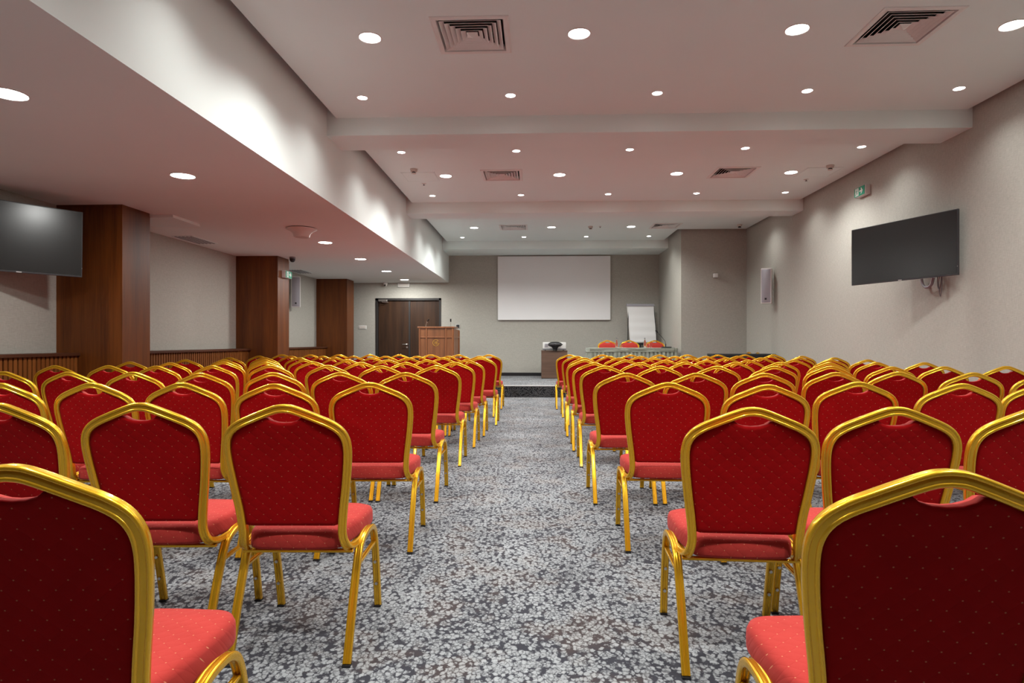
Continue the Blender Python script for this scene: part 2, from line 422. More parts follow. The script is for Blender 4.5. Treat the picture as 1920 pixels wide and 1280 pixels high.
dc = MB(); dc.bbox(-hw+0.09, -hw+0.32, -0.06, 0.035, DZ-0.085, DZ-0.035, b=0.004)
dc.tube([(-hw+0.17, -0.03, DZ-0.09), (-hw+0.20, -0.10, DZ-0.105), (-hw+0.34, -0.03, DZ-0.105)], 0.008, 6)
dc.obj('door_closer', M['steel'], door)
MB().box(-hw-0.1, hw+0.1, 0.14, 0.15, 0, DZ).obj('backing', M['black_matt'], door)

# ================================================================ CEILING FITTINGS
def ring_mesh(r, rr):
    m = MB(); n = 40
    prof = [(r, 0.0), (r+0.004, -0.006), (r+rr*0.6, -0.007), (r+rr, -0.002), (r+rr, 0.0)]
    m.lathe(prof, n=n, cap0=False, cap1=False); return m.mesh('trim_ring', M['white'], 0.8)
def lens_mesh(r):
    return MB().lathe([(r, -0.001), (r*0.98, -0.0035), (r*0.6, -0.006), (0.001, -0.007)], n=40, cap0=False, cap1=True).mesh('lens', M['lens'], 0.8)
BIGR, SMR, SOR = 0.080, 0.044, 0.098
big_ring, big_lens = ring_mesh(BIGR, 0.014), lens_mesh(BIGR); sm_ring, sm_lens = ring_mesh(SMR, 0.008), lens_mesh(SMR); so_ring, so_lens = ring_mesh(SOR, 0.010), lens_mesh(SOR)
def downlight(x, y, z, kind, label, group):
    t = thing('downlight', label, 'ceiling light', (x, y, z), 0, group)
    rm, lm, wt, ang, bl, r = {'big': (big_ring, big_lens, BIG_W, 150, 0.7, 0.07), 'small': (sm_ring, sm_lens, SMALL_W, 134, 0.9, 0.035), 'soffit': (so_ring, so_lens, SOFFIT_W, 172, 0.5, 0.08)}[kind]
    inst('trim_ring', rm, t); inst('lens', lm, t)
    if kind == 'soffit': disk(t, -0.012, wt, 0.095)
    else: spot(t, -0.012, wt, ang, bl, r)
    return t
ORD = ['leftmost', 'second from left', 'third from left', 'fourth from left', 'rightmost']
BAY = {0.76: 'overhead bay', 4.9: 'nearest ceiling bay', 9.04: 'middle ceiling bay', 13.18: 'farthest ceiling bay'}
for y, nm in BAY.items():
    xs = [-1.325, 0.335, 2.02, 3.64] if y < 13 else [-1.325, 0.32, 1.993]
    for k, x in enumerate(xs):
        pos_ = ORD[k] if k < len(xs)-1 else 'rightmost'
        downlight(x, y, H, 'big', f'large round recessed downlight in the {nm}, {pos_} of its row', 'large ceiling downlights')
SMALLROW = {1.96: 'row just before the camera-side beam', 3.73: 'row just past the camera-side beam', 6.1: 'row before the nearest beam', 7.88: 'row just beyond the nearest beam', 10.25: 'row before the middle beam', 12.02: 'row just beyond the middle beam', 14.38: 'row before the farthest beam'}
for y, nm in SMALLROW.items():
    xs = [-1.725, -0.255, 1.175, 2.61, 4.035] if y < 13 else [-1.72, -0.29, 1.147, 2.58]
    for k, x in enumerate(xs):
        pos_ = ORD[k] if k < len(xs)-1 else 'rightmost'
        downlight(x, y, H, 'small', f'small round downlight, {pos_} in the {nm}', 'small ceiling downlights')
SOF = {1.8: None, 3.71: 'nearest', 5.61: 'second nearest', 9.48: 'third', 11.4: 'fourth', 13.4: 'fifth', 15.25: 'farthest'}
for y, nm in SOF.items():
    downlight(-3.26, y, ZS, 'soffit', 'flat round downlight in the low left soffit, overhead beside the camera' if nm is None else f'flat round downlight in the low left soffit, {nm} from the camera' if nm not in ('nearest', 'farthest') else f'flat round downlight in the low left soffit, {nm}', 'soffit downlights')

# square four-way air diffusers
vm_frame = MB()
def sqring(m, r0, z0, r1, z1, mi=0):
    a = [(-r0,-r0,z0),(r0,-r0,z0),(r0,r0,z0),(-r0,r0,z0)]; b = [(-r1,-r1,z1),(r1,-r1,z1),(r1,r1,z1),(-r1,r1,z1)]
    m.rings([a, b], mi, False, False)
sqring(vm_frame, 0.298, 0, 0.298, -0.006); sqring(vm_frame, 0.298, -0.006, 0.285, -0.010); sqring(vm_frame, 0.285, -0.010, 0.255, -0.008); sqring(vm_frame, 0.255, -0.008, 0.245, 0.03)
vm_frame = vm_frame.mesh('frame', M['louver'])
def louver(r):
    m = MB(); sqring(m, r, -0.005, r-0.032, 0.018); sqring(m, r-0.032, 0.018, r-0.0335, 0.0185); sqring(m, r-0.0335, 0.0185, r-0.003, -0.006); sqring(m, r-0.003, -0.006, r, -0.005)
    return m.mesh('louver', M['louver'])
lv = [louver(0.236 - k*0.038) for k in range(5)]
core = MB(); core.add([(-.04,-.04,-.006),(.04,-.04,-.006),(.04,.04,-.006),(-.04,.04,-.006),(0,0,.03)], [(0,1,2,3),(0,1,4),(1,2,4),(2,3,4),(3,0,4)])
core = MB(); core.add([(-.044,-.044,.004),(.044,-.044,.004),(.044,.044,.004),(-.044,.044,.004),(0,0,-.020)], [(0,1,4),(1,2,4),(2,3,4),(3,0,4)]); core = core.mesh('core', M['louver'])
duct = MB(); sqring(duct, 0.262, 0.051, 0.262, 0.13); duct.box(-0.262, 0.262, -0.262, 0.262, 0.125, 0.13); duct = duct.mesh('duct', M['duct'])
vl = ['square louvred air vent, nearest bay, left of centre', 'square louvred air vent, nearest bay, by the right wall', 'square louvred air vent, middle bay, left one', 'square louvred air vent, middle bay, right one', 'square louvred air vent, farthest bay, above the projection screen', 'square louvred air vent, farthest bay, beside the boxed-out corner', 'air vent overhead on the left', 'air vent overhead on the right']
for (vx, vy), lb in zip(VENTS, vl):
    t = thing('air_diffuser', lb, 'air vent', (vx, vy, H), 0, 'square ceiling air vents')
    inst('frame', vm_frame, t); inst('core', core, t); inst('duct', duct, t)
    for k in range(5): inst('louver', lv[k], t)

# detectors, sprinkler heads, hatches
def detector(x, y, z, label, dark=False):
    t = thing('smoke_detector', label, 'smoke detector', (x, y, z), 0, 'ceiling detectors')
    MB().lathe([(0.052, 0), (0.052, -0.012), (0.046, -0.014), (0.046, -0.034), (0.040, -0.040)], n=24).obj('base', M['offwhite'], t, 0.5)
    MB().lathe([(0.026, -0.040), (0.026, -0.056)], n=16).obj('chamber', M['black'], t, 0.5)
    MB().lathe([(0.034, -0.056), (0.030, -0.064), (0.001, -0.066)], n=20).obj('cap', M['black'] if dark else M['offwhite'], t, 0.5)
detector(-1.722, 8.67, H, 'round smoke detector near the soffit in the middle bay')
detector(4.037, 8.71, H, 'round smoke detector near the right wall in the middle bay')
detector(1.136, 13.12, H, 'round smoke detector between downlights in the farthest bay')
detector(4.20, 13.03, H, 'squat dark-rimmed detector in the far right ceiling corner', True)
def sprinkler(x, y, label):
    t = thing('sprinkler_head', label, 'sprinkler', (x, y, H), 0, 'ceiling sprinkler heads')
    MB().lathe([(0.036, 0), (0.034, -0.006), (0.012, -0.008)], n=20).obj('rosette', M['white'], t, 0.5)
    MB().lathe([(0.008, -0.008), (0.008, -0.024), (0.018, -0.026), (0.018, -0.028)], n=14).obj('nozzle', M['grey'], t, 0.5)
sprinkler(-1.724, 9.466, 'small sprinkler head beside the left smoke detector'); sprinkler(4.024, 9.441, 'small sprinkler head near the right wall'); sprinkler(1.337, 13.12, 'small sprinkler head in the farthest bay')
for x, y, lb in ((4.02, 9.05, 'faint square access hatch in the ceiling by the right wall'), (-1.70, 9.07, 'faint square access hatch in the ceiling by the soffit')):
    t = thing('access_hatch', lb, 'hatch', (x, y, H), 0)
    MB().box(-0.23, 0.23, -0.23, 0.23, -0.0035, 0).obj('lid', M['ceiling'], t)
    g = MB()
    for a in (-0.245, 0.237): g.box(a, a+0.008, -0.245, 0.245, -0.0035, 0); g.box(-0.245, 0.245, a, a+0.008, -0.0035, 0)
    g.obj('hatch_frame', M['ceiling'], t)

# fittings on the soffit
t = thing('ceiling_speaker', 'white trumpet-shaped round fitting hanging under the low soffit', 'ceiling speaker', (-3.17, 8.28, ZS))
MB().lathe([(0.185, 0), (0.185, -0.010)], n=40).obj('gap_shade', M['black_matt'], t)  # black disc: shade of the gap above the bell put into colour
MB().lathe([(0.20, -0.008), (0.202, -0.014), (0.187, -0.024), (0.15, -0.04), (0.122, -0.065), (0.108, -0.095), (0.102, -0.12), (0.09, -0.126), (0.085, -0.12)], n=40).obj('bell', M['white'], t, 0.7)
MB().lathe([(0.085, -0.121), (0.04, -0.124), (0.001, -0.124)], n=32).obj('grille', M['offwhite'], t, 0.7)
def plate(name, x0, x1, y0, y1, th, label, slots=0):
    t = thing(name, label, 'ceiling unit', ((x0+x1)/2, (y0+y1)/2, ZS))
    a, b = (x1-x0)/2, (y1-y0)/2
    MB().bbox(-a, a, -b, b, -th, 0, b=0.003).obj('panel', M['ceiling'], t)
    for k in range(slots):
        x = -a + (k+0.8) * 2*a/(slots+0.6)
        MB().box(x-0.012, x+0.012, -b+0.03, b-0.03, -th-0.006, -th).obj('blade', M['grey'], t)
    return t
plate('ceiling_cassette', -4.98, -4.38, 7.33, 7.93, 0.035, 'flat square white unit under the soffit beside the nearest column')
plate('slot_vent', -5.28, -4.96, 8.78, 9.5, 0.008, 'slim slotted vent in the soffit beyond the square unit', 5)
plate('slot_vent', -5.30, -4.98, 13.0, 13.7, 0.008, 'slim slotted vent in the soffit above the left wall speaker', 5)
t = thing('dome_camera', 'dark dome camera under the soffit next to the middle column', 'camera', (-4.42, 11.1, ZS))
MB().lathe([(0.052, 0), (0.052, -0.028)], n=24).obj('base', M['grey'], t, 0.5)
MB().lathe([(0.05, -0.028), (0.048, -0.055), (0.036, -0.08), (0.018, -0.092), (0.001, -0.094)], n=24).obj('dome', M['black'], t, 0.8)
t = thing('dome_camera', 'small white dome camera on the back wall above the door', 'camera', (-3.92, 16.0, ZS))
MB().lathe([(0.055, 0), (0.055, -0.05)], n=24).obj('base', M['white'], t, 0.5)
MB().lathe([(0.045, -0.05), (0.043, -0.075), (0.03, -0.095), (0.001, -0.103)], n=24).obj('dome', M['offwhite'], t, 0.8)
MB().lathe([(0.022, 0), (0.022, 0.004)], n=16).obj('lens', M['black'], t).matrix_local = Matrix.Translation((0.0, -0.052, -0.075)) @ Matrix.Rotation(PI/2, 4, 'X')
t = thing('emergency_light', 'pale box emergency light over the door, under the farthest soffit downlight', 'emergency light', (-3.45, YB, 2.60))
MB().bbox(-0.15, 0.15, -0.06, 0, -0.05, 0.05, b=0.008).obj('housing', M['white'], t); MB().bbox(-0.13, 0.13, -0.066, -0.058, -0.036, 0.036, b=0.003).obj('diffuser', M['offwhite'], t)

# ================================================================ WALL FITTINGS
def tv(name_label, x, y, z, rz, tilt, w_, h_):
    t = thing('television', name_label, 'television', (x, y, z), rz)
    t.rotation_euler = (tilt, 0, rz)
    # local: the picture faces -Y
    MB().bbox(-w_/2, w_/2, -0.012, 0.012, -h_/2, h_/2, b=0.004).obj('casing', M['tv_edge'], t)
    MB().box(-w_/2+0.011, w_/2-0.011, -0.0135, -0.011, -h_/2+0.018, h_/2-0.011).obj('screen', M['tv'], t)
    MB().bbox(-w_/2+0.16, w_/2-0.16, 0.012, 0.05, -h_/2+0.10, h_/2-0.15, b=0.012).obj('back_cover', M['black_matt'], t)
    MB().box(-0.022, 0.022, -0.0145, -0.0125, -h_/2+0.004, -h_/2+0.011).obj('badge', M['white'], t)
    MB().box(w_/2-0.006, w_/2-0.003, -0.0135, -0.0115, -h_/2+0.09, -h_/2+0.097).obj('status_light', M['white'], t)
    return t
# right: turned away from the wall on a swing arm
P1 = Vector((3.98, 8.0)); P2 = Vector((4.455, 6.74)); mid = (P1+P2)/2; wd = (P2-P1).length
ang = math.atan2(P2.y-P1.y, P2.x-P1.x)
tvr = tv('large black flat television swung out from the right wall', mid.x, mid.y, 2.187, ang, 0, wd, 0.70)
br = MB(); br.bbox(-0.10, 0.10, 0.05, 0.062, -0.13, 0.13, b=0.003); br.tube([(0.0, 0.055, 0.0), (-0.12, 0.16, 0.0), (0.03, 0.27, 0.0)], 0.018, 8); br.bbox(-0.03, 0.09, 0.255, 0.275, -0.12, 0.12, b=0.003)
br.obj('wall_bracket', M['grey'], tvr)
# left: turned towards the room
Q1 = Vector((-5.352, 5.421)); Q2 = Vector((-4.78, 6.36)); mid = (Q1+Q2)/2
tvl = tv('large grey-glossy television on the left wall, in front of the nearest column', mid.x, mid.y, 2.15, math.atan2(Q2.y-Q1.y, Q2.x-Q1.x), 0.03, (Q2-Q1).length, 0.685)
br = MB(); br.bbox(-0.10, 0.10, 0.05, 0.062, -0.13, 0.13, b=0.003); br.tube([(0.0, 0.055, 0.0), (0.12, 0.2, 0.0), (0.0, 0.33, 0.0)], 0.018, 8)
br.obj('wall_bracket', M['grey'], tvl)
# cables under the right television
t = thing('cable_bundle', 'grey cable loops hanging under the right television', 'cable', (4.50, 7.05, 1.84))
MB().tube(catmull([(0.0, 0.40, 0.02), (0.0, 0.37, -0.05), (0.0, 0.30, -0.085), (0.0, 0.22, -0.06), (0.0, 0.18, 0.02)], 6), 0.016, 8).obj('loop', M['mesh_grey'], t, 1)
MB().tube(catmull([(0.01, 0.12, 0.05), (0.01, 0.125, -0.06), (0.01, 0.10, -0.125), (0.01, 0.07, -0.06), (0.01, 0.06, 0.05)], 6), 0.005, 6).obj('loop', M['grey'], t, 1)
MB().tube(catmull([(0.01, 0.09, 0.05), (0.005, 0.095, -0.08), (0.01, 0.075, -0.20), (0.01, 0.05, -0.08), (0.01, 0.045, 0.05)], 6), 0.005, 6).obj('loop', M['grey'], t, 1)

def exit_sign(label, loc, rz):
    """local: face looks along -Y, x to the viewer's right"""
    t = thing('exit_sign', label, 'exit sign', loc, rz)
    MB().bbox(-0.14, 0.14, -0.07, 0.0, -0.065, 0.065, b=0.004).obj('housing', M['white'], t)
    f = MB().bbox(-0.136, 0.128, -0.078, -0.07, -0.060, 0.060, b=0.002).obj('green_face', M['green'], t)
    d = MB().box(-0.108, -0.022, -0.0795, -0.078, -0.052, 0.052).obj('doorway', M['white'], f)
    y = -0.081
    r = MB()   # running figure
    def quad(p): r.add([(a, y, b) for a, b in p], [tuple(range(len(p)))])
    r.add([(-0.058+0.010*math.cos(k*PI/5), y, 0.036+0.010*math.sin(k*PI/5)) for k in range(10)], [tuple(range(10))])
    quad([(-0.076, 0.020), (-0.060, 0.024), (-0.056, -0.006), (-0.072, -0.006)]); quad([(-0.072, -0.004), (-0.060, -0.006), (-0.042, -0.022), (-0.050, -0.028)])
    quad([(-0.050, -0.024), (-0.042, -0.022), (-0.044, -0.044), (-0.051, -0.044)]); quad([(-0.073, -0.004), (-0.064, -0.010), (-0.082, -0.040), (-0.091, -0.036)])
    quad([(-0.092, -0.030), (-0.090, -0.040), (-0.106, -0.040), (-0.106, -0.034)]); quad([(-0.062, 0.022), (-0.060, 0.014), (-0.040, 0.004), (-0.038, 0.010)]); quad([(-0.074, 0.020), (-0.070, 0.012), (-0.092, 0.002), (-0.094, 0.008)])
    r.obj('running_figure', M['green'], f)
    a = MB(); pts = [(0.006, 0.012), (0.056, 0.012), (0.036, 0.040), (0.060, 0.040), (0.092, 0.0), (0.060, -0.040), (0.036, -0.040), (0.056, -0.012), (0.006, -0.012)]
    a.add([(p, y, q) for p, q in pts], [(0, 1, 7, 8), (1, 2, 3, 4), (1, 4, 7), (7, 4, 5, 6)])
    a.obj('arrow', M['white'], f)
exit_sign('green exit sign with running figure and arrow, high on the right wall', (XR, 8.78, 3.21), -PI/2)
exit_sign('small exit sign on the side of the middle column', (XP, 11.25, 2.36), PI/2)

def column_speaker(label, loc, rz):
    t = thing('column_speaker', label, 'speaker', loc, rz, 'wall column speakers')
    MB().bbox(-0.095, 0.095, -0.09, 0.07, -0.335, 0.335, b=0.012).obj('cabinet', M['white'], t)
    g = MB(); n = 9
    rr = []
    for zz in (-0.315, -0.28, 0.29, 0.315):
        bul = 0.022 if abs(zz) < 0.30 else 0.004
        rr.append([(-0.082 + 0.164*k/(n-1), -0.091 - bul*math.sin(PI*k/(n-1))-0.002, zz) for k in range(n)])
    g.rings(rr, 0, False, False, False); g.obj('grille', M['mesh_grey'], t, 1)
    MB().box(-0.018, 0.018, -0.117, -0.113, -0.265, -0.23).obj('badge', M['black'], t)
    MB().tube([(0, 0.06, 0.0), (0, 0.14, 0.0)], 0.02, 8).obj('bracket', M['grey'], t)
column_speaker('slim white column speaker on the right wall', (4.40, 12.05, 2.19), -0.55)
column_speaker('slim column speaker on the left wall, half hidden by the middle column', (-5.24, 13.35, 2.21), 0.35)

def wall_box(name, label, cat, loc, w_, d_, h_, mat, rz=0.0, inner=None):
    t = thing(name, label, cat, loc, rz)
    MB().bbox(-w_/2, w_/2, -d_, 0, -h_/2, h_/2, b=min(0.006, d_/3)).obj('body', mat, t)
    if inner: MB().bbox(-w_/2*inner[0], w_/2*inner[0], -d_-0.006, -d_+0.001, -h_/2*inner[1], h_/2*inner[1], b=0.002).obj('face', inner[2], t)
    return t
wall_box('wall_sensor', 'small white cube sensor on the boxed-out corner wall', 'sensor', (3.87, YJ, 2.56), 0.09, 0.07, 0.085, M['white'], inner=(0.7, 0.7, M['white']))
sp = wall_box('switch_plate', 'long white light switch plate left of the door', 'switch', (-4.54, YB, 1.505), 0.21, 0.012, 0.095, M['white'])
for k in range(4): MB().bbox(-0.088+k*0.045, -0.048+k*0.045, -0.019, -0.011, -0.032, 0.032, b=0.002).obj('rocker', M['offwhite'], sp)
wall_box('thermostat', 'small black wall thermostat behind the lectern', 'thermostat', (-2.04, YB, 1.53), 0.10, 0.015, 0.10, M['white'], inner=(0.82, 0.82, M['black']))

# projection screen
t = thing('projection_screen', 'large blank white projection screen high on the back wall', 'screen', (0.449, YB, 2.51))
MB().bbox(-1.449, 1.449, -0.055, -0.03, -0.82, 0.82, b=0.003).obj('screen_surface', M['screen'], t)
fr = MB()
for a in (-1.449, 1.437): fr.box(a, a+0.012, -0.058, -0.030, -0.82, 0.82)
fr.box(-1.449, 1.449, -0.058, -0.030, -0.822, -0.806); fr.obj('frame', M['white'], t)
for x in (-1.0, 1.0): MB().box(x-0.05, x+0.05, -0.03, 0.0, -0.75, 0.75).obj('mount', M['grey'], t)

# ================================================================ STAGE FURNITURE
# lectern
t = thing('lectern', 'tall wooden panelled lectern with a gold monogram', 'lectern', (-2.32, 14.3, ST))
W, D, HT = 0.40, 0.62, 1.20
body = MB(); body.add([(-W, 0, 0.03), (W, 0, 0.03), (W+0.06, D, 0.03), (-W-0.06, D, 0.03), (-W, 0, HT), (W, 0, HT), (W+0.06, D, HT-0.04), (-W-0.06, D, HT-0.04)], [(0,3,2,1),(4,5,6,7),(0,1,5,4),(1,2,6,5),(2,3,7,6),(3,0,4,7)])
body.obj('body', M['lectern'], t)
MB().bbox(-W-0.03, W+0.03, -0.03, D*0.98, HT, HT+0.035, b=0.006).obj('top', M['lectern_trim'], t)
MB().bbox(-W-0.02, W+0.02, -0.02, D*0.9, 0.0, 0.08, b=0.004).obj('plinth', M['lectern_trim'], t)
for x in (-W+0.0, -0.24, 0.21, W-0.035):
    MB().bbox(x, x+0.032, -0.018, 0.004, 0.08, HT, b=0.004).obj('stile', M['lectern_trim'], t)
for z in (HT-0.225, 0.22): MB().bbox(-W+0.03, W-0.03, -0.016, 0.004, z, z+0.028, b=0.004).obj('rail', M['lectern_trim'], t)
def side_piece(name, y0, y1, z0, z1):
    m = MB(); f = lambda y: W + 0.06*y/D
    m.add([(f(y0)-.004, y0, z0), (f(y1)-.004, y1, z0), (f(y1)-.004, y1, z1), (f(y0)-.004, y0, z1), (f(y0)+.016, y0, z0), (f(y1)+.016, y1, z0), (f(y1)+.016, y1, z1), (f(y0)+.016, y0, z1)], [(0,1,2,3),(4,5,6,7),(0,1,5,4),(1,2,6,5),(2,3,7,6),(3,0,4,7)])
    m.obj(name, M['lectern_trim'], t)
side_piece('stile', 0.0, 0.04, 0.08, HT-0.002); side_piece('stile', D-0.05, D, 0.08, HT-0.045); side_piece('rail', 0.04, D-0.05, HT-0.225, HT-0.197); side_piece('rail', 0.04, D-0.05, 0.22, 0.248)
em = MB(); n = 40      # ring broken on the right like a letter G, with an H inside
a0, a1 = math.radians(38), math.radians(352)
def arc(y, r0, r1): return [(r*math.cos(a), y, r*math.sin(a)) for r, a in ((r0, None), (r1, None)) if a] 
rr = []
for k in range(n+1):
    a = a0 + (a1-a0)*k/n; wdt = 0.005 + 0.008*abs(math.sin((a-PI/2)/1.0))*0.7
    ro, ri = 0.076, 0.076-wdt
    rr.append([(ro*math.cos(a), -0.004, ro*math.sin(a)), (ri*math.cos(a), -0.004, ri*math.sin(a)), (ri*math.cos(a), 0.001, ri*math.sin(a)), (ro*math.cos(a), 0.001, ro*math.sin(a))])
em.rings(rr, 0)
em.box(0.052, 0.082, -0.004, 0.001, -0.018, -0.010)
for x in (-0.026, 0.016): em.box(x, x+0.011, -0.004, 0.001, -0.034, 0.034)
em.box(-0.016, 0.017, -0.004, 0.001, -0.002, 0.004)
for x in (-0.031, 0.011):
    for z in (-0.036, 0.032): em.box(x, x+0.021, -0.004, 0.001, z, z+0.004)
em.obj('monogram', M['gold_mark'], t, loc=(-0.005, 0.0, 0.86))

def gooseneck(label, loc, pts, light=False):
    t = thing('gooseneck_microphone', label, 'microphone', loc)
    P = catmull(pts, 6)
    MB().tube(P, 0.0045, 8).obj('stem', M['steel'] if light else M['black'], t, 1)
    d = (P[-1]-P[-2]).normalized(); e = P[-1]
    h = MB(); h.tube([e - d*0.008, e + d*0.0, e + d*0.012, e + d*0.05, e + d*0.062], 0.016, 12); h.obj('capsule', M['black'], t, 0.9)
    MB().tube([e - d*0.022, e - d*0.004], 0.0125, 12).obj('collar', M['white'] if light else M['grey'], t, 0.9)
    return t
gooseneck('thin leaning microphone on the left of the lectern top', (-2.60, 14.5, ST+HT+0.035), [(0, 0, -0.001), (0.012, 0, 0.05), (0.032, 0, 0.10), (0.048, -0.01, 0.125)], True)
gooseneck('thin upright microphone on the right of the lectern top', (-2.00, 14.45, ST+HT+0.035), [(0, 0, -0.001), (0, 0, 0.05), (0, 0, 0.10), (0, -0.003, 0.12)], True)

# projector cabinet with projector and conference device
t = thing('low_cabinet', 'plain dark brown laminate cabinet on the stage under the projector', 'cabinet', (0.43, 14.9, ST))
MB().bbox(-0.31, 0.31, 0.018, 0.58, 0.0, 0.662, b=0.003).obj('body', M['cabinet'], t)
MB().bbox(-0.312, 0.312, 0.0, 0.6, 0.652, 0.672, b=0.003).obj('top', M['cabinet'], t)
MB().bbox(-0.308, 0.308, 0.0, 0.017, 0.012, 0.648, b=0.002).obj('door', M['cabinet'], t)
t = thing('projector', 'white box projector on the dark brown cabinet', 'projector', (0.435, 15.09, ST+0.672))
MB().bbox(-0.28, 0.28, 0.02, 0.38, 0.045, 0.20, b=0.012).obj('body', M['white'], t, 0.6)
MB().bbox(-0.285, 0.285, 0.01, 0.385, 0.012, 0.046, b=0.006).obj('base', M['grey'], t)
g = MB()
for k in range(7): g.box(-0.235, -0.15, 0.014, 0.021, 0.075+k*0.014, 0.082+k*0.014)
g.obj('vent_grille', M['mesh_grey'], t)
for x in (-0.22, 0.22): MB().lathe([(0.02, 0), (0.02, 0.014)], x, 0.06, 12).obj('foot', M['black'], t)
t = thing('conference_device', 'black saucer-shaped device standing before the white projector', 'conference camera', (0.445, 14.93, ST+0.672))
MB().lathe([(0.055, 0.0), (0.05, 0.01), (0.055, 0.05), (0.085, 0.085), (0.09, 0.095)], n=28).obj('pedestal', M['black'], t, 0.6)
MB().lathe([(0.09, 0.088), (0.14, 0.10), (0.166, 0.125), (0.168, 0.15), (0.15, 0.178), (0.10, 0.205), (0.05, 0.212), (0.001, 0.213)], n=8).obj('hood', M['black'], t, 0.35)
MB().tube([(0.16, 0, 0.145), (0.185, 0, 0.145)], 0.012, 10).obj('knob', M['black'], t)
MB().bbox(-0.018, 0.018, -0.155, -0.145, 0.168, 0.176, b=0.001).obj('badge', M['grey'], t)

# head table with pleated skirt
TX0, TX1, TY0, TY1, TZ = 1.135, 2.985, 13.35, 13.95, 0.75
tb = thing('head_table', 'long folding table under a green-grey pleated cloth on the stage', 'table', ((TX0+TX1)/2, (TY0+TY1)/2, ST))
a, b = (TX1-TX0)/2, (TY1-TY0)/2
MB().bbox(-a+0.01, a-0.01, -b+0.01, b-0.01, TZ-0.035, TZ-0.006, b=0.004).obj('tabletop', M['cabinet'], tb)
for sx in (-1, 1):
    for sy in (-1, 1): MB().tube([(sx*(a-0.12), sy*(b-0.08), 0.0), (sx*(a-0.12), sy*(b-0.08), TZ-0.03)], 0.014, 8).obj('leg', M['grey'], tb)
def cloth_mat():
    t = NT('sage_satin_cloth'); o = t.obj(); n = t.noise(o, 7, 4, 0.6)
    c = t.mix(n, (0.22, 0.24, 0.19), (0.36, 0.38, 0.31)); t.set(Base_Color=c, Roughness=0.42, Specular_IOR_Level=0.5, Sheen_Weight=0.2)
    t.bump(t.noise(o, 16, 4, 0.6), 0.6, 0.02); return t.mat
M['cloth'] = cloth_mat()
cl = thing('table_skirt', 'green-grey satin tablecloth with box pleats over the stage table', 'tablecloth', ((TX0+TX1)/2, (TY0+TY1)/2, ST))
top = MB(); top.bbox(-a-0.004, a+0.004, -b-0.004, b+0.004, TZ-0.005, TZ, b=0.002); top.obj('cloth_top', M['cloth'], cl)
def perim(s):
    L = [2*a, 2*b, 2*a, 2*b]; s = s % sum(L)
    if s < L[0]: return (-a+s, -b, 0, -1)
    s -= L[0]
    if s < L[1]: return (a, -b+s, 1, 0)
    s -= L[1]
    if s < L[2]: return (a-s, b, 0, 1)
    s -= L[2]; return (-a, b-s, -1, 0)
tot = 4*a+4*b
def skirt(name, z0, z1, off, amp, pl, steps, wob):
    m = MB(); rr = []; rnd = random.Random(3); n = int(tot/pl)
    jit = [rnd.uniform(0.65, 1.25) for _ in range(n+1)]
    for zi, z in enumerate([z1 - (z1-z0)*k/5 for k in range(6)]):
        ring = []
        for k in range(n):
            for q, d in ((0.0, 0), (0.28, 1), (0.42, 1), (0.58, 1), (0.78, 0.0)):
                s = (k + q)/n*tot; x, y, nx, ny = perim(s)
                dd = off + (amp*d*jit[k])*(0.35 + 0.65*min(1, zi/1.5)) + wob*0.012*math.sin(k*2.1+zi*1.3)*min(1, zi)
                ring.append((x+nx*dd, y+ny*dd, z + (0 if zi in (0, 5) else wob*0.004*math.sin(k*1.7+zi))))
        rr.append(ring)
    m.rings(rr, 0, False, False); o = m.obj(name, M['cloth'], cl, 0.9); return o
skirt('pleated_skirt', 0.012, TZ-0.05, 0.004, 0.040, 0.085, 1, 1.0)
skirt('cloth_band', TZ-0.085, TZ-0.002, 0.042, 0.004, 0.30, 1, 0.3)

bot_prof = [(0.001, 0.0), (0.028, 0.002), (0.031, 0.012), (0.031, 0.10), (0.026, 0.125), (0.015, 0.155), (0.012, 0.19), (0.014, 0.196), (0.012, 0.205)]
def bottle(x, y, label):
    t = thing('water_bottle', label, 'bottle', (x, y, ST+TZ+0.001), 0, 'bottles on the stage table')
    MB().lathe(bot_prof, n=24).obj('glass_body', M['glass'], t, 1)
    MB().lathe([(0.015, 0.198), (0.015, 0.216), (0.001, 0.217)], n=20, cap0=True).obj('cap', M['grey'], t, 0.6)
def tumbler(x, y, label):
    t = thing('drinking_glass', label, 'glass', (x, y, ST+TZ+0.003), 0, 'glasses on the stage table')
    MB().lathe([(0.001, 0.0), (0.026, 0.0), (0.034, 0.10), (0.0325, 0.10), (0.0245, 0.006), (0.001, 0.006)], n=24, cap0=False, cap1=False).obj('bowl', M['glass'], t, 1)
def napkin(x, y, label, s=0.075):
    o = MB().bbox(-s, s, -s, s, 0, 0.002, b=0.0006).obj('paper_coaster', M['paper'], None, None, (x, y, ST+TZ+0.0005)); tag(o, label, 'coaster', 'paper coasters')
bottle(1.745, 13.60, 'clear glass bottle between the left and middle stage chairs')
bottle(2.352, 13.60, 'clear glass bottle left of the rightmost stage chair')
napkin(1.86, 13.60, 'white paper coaster right of the left bottle'); tumbler(1.855, 13.60, 'drinking glass next to the left bottle')
napkin(2.44, 13.62, 'white paper coaster right of the right bottle', 0.085); tumbler(2.405, 13.64, 'drinking glass close beside the right bottle'); tumbler(2.475, 13.60, 'drinking glass second from the right bottle')
mc = gooseneck('black desk microphone with a long bent neck on the stage table', (2.80, 13.52, ST+TZ), [(-0.01, 0.02, 0.03), (-0.012, 0.02, 0.09), (-0.035, 0.015, 0.16), (-0.10, 0.0, 0.235), (-0.19, -0.01, 0.335)])
MB().bbox(-0.10, 0.10, -0.075, 0.075, 0.0, 0.028, b=0.012).obj('base', M['black'], mc)
MB().tube([(-0.01, 0.02, 0.026), (-0.011, 0.02, 0.09)], 0.009, 10).obj('neck_boot', M['black'], mc, 1)
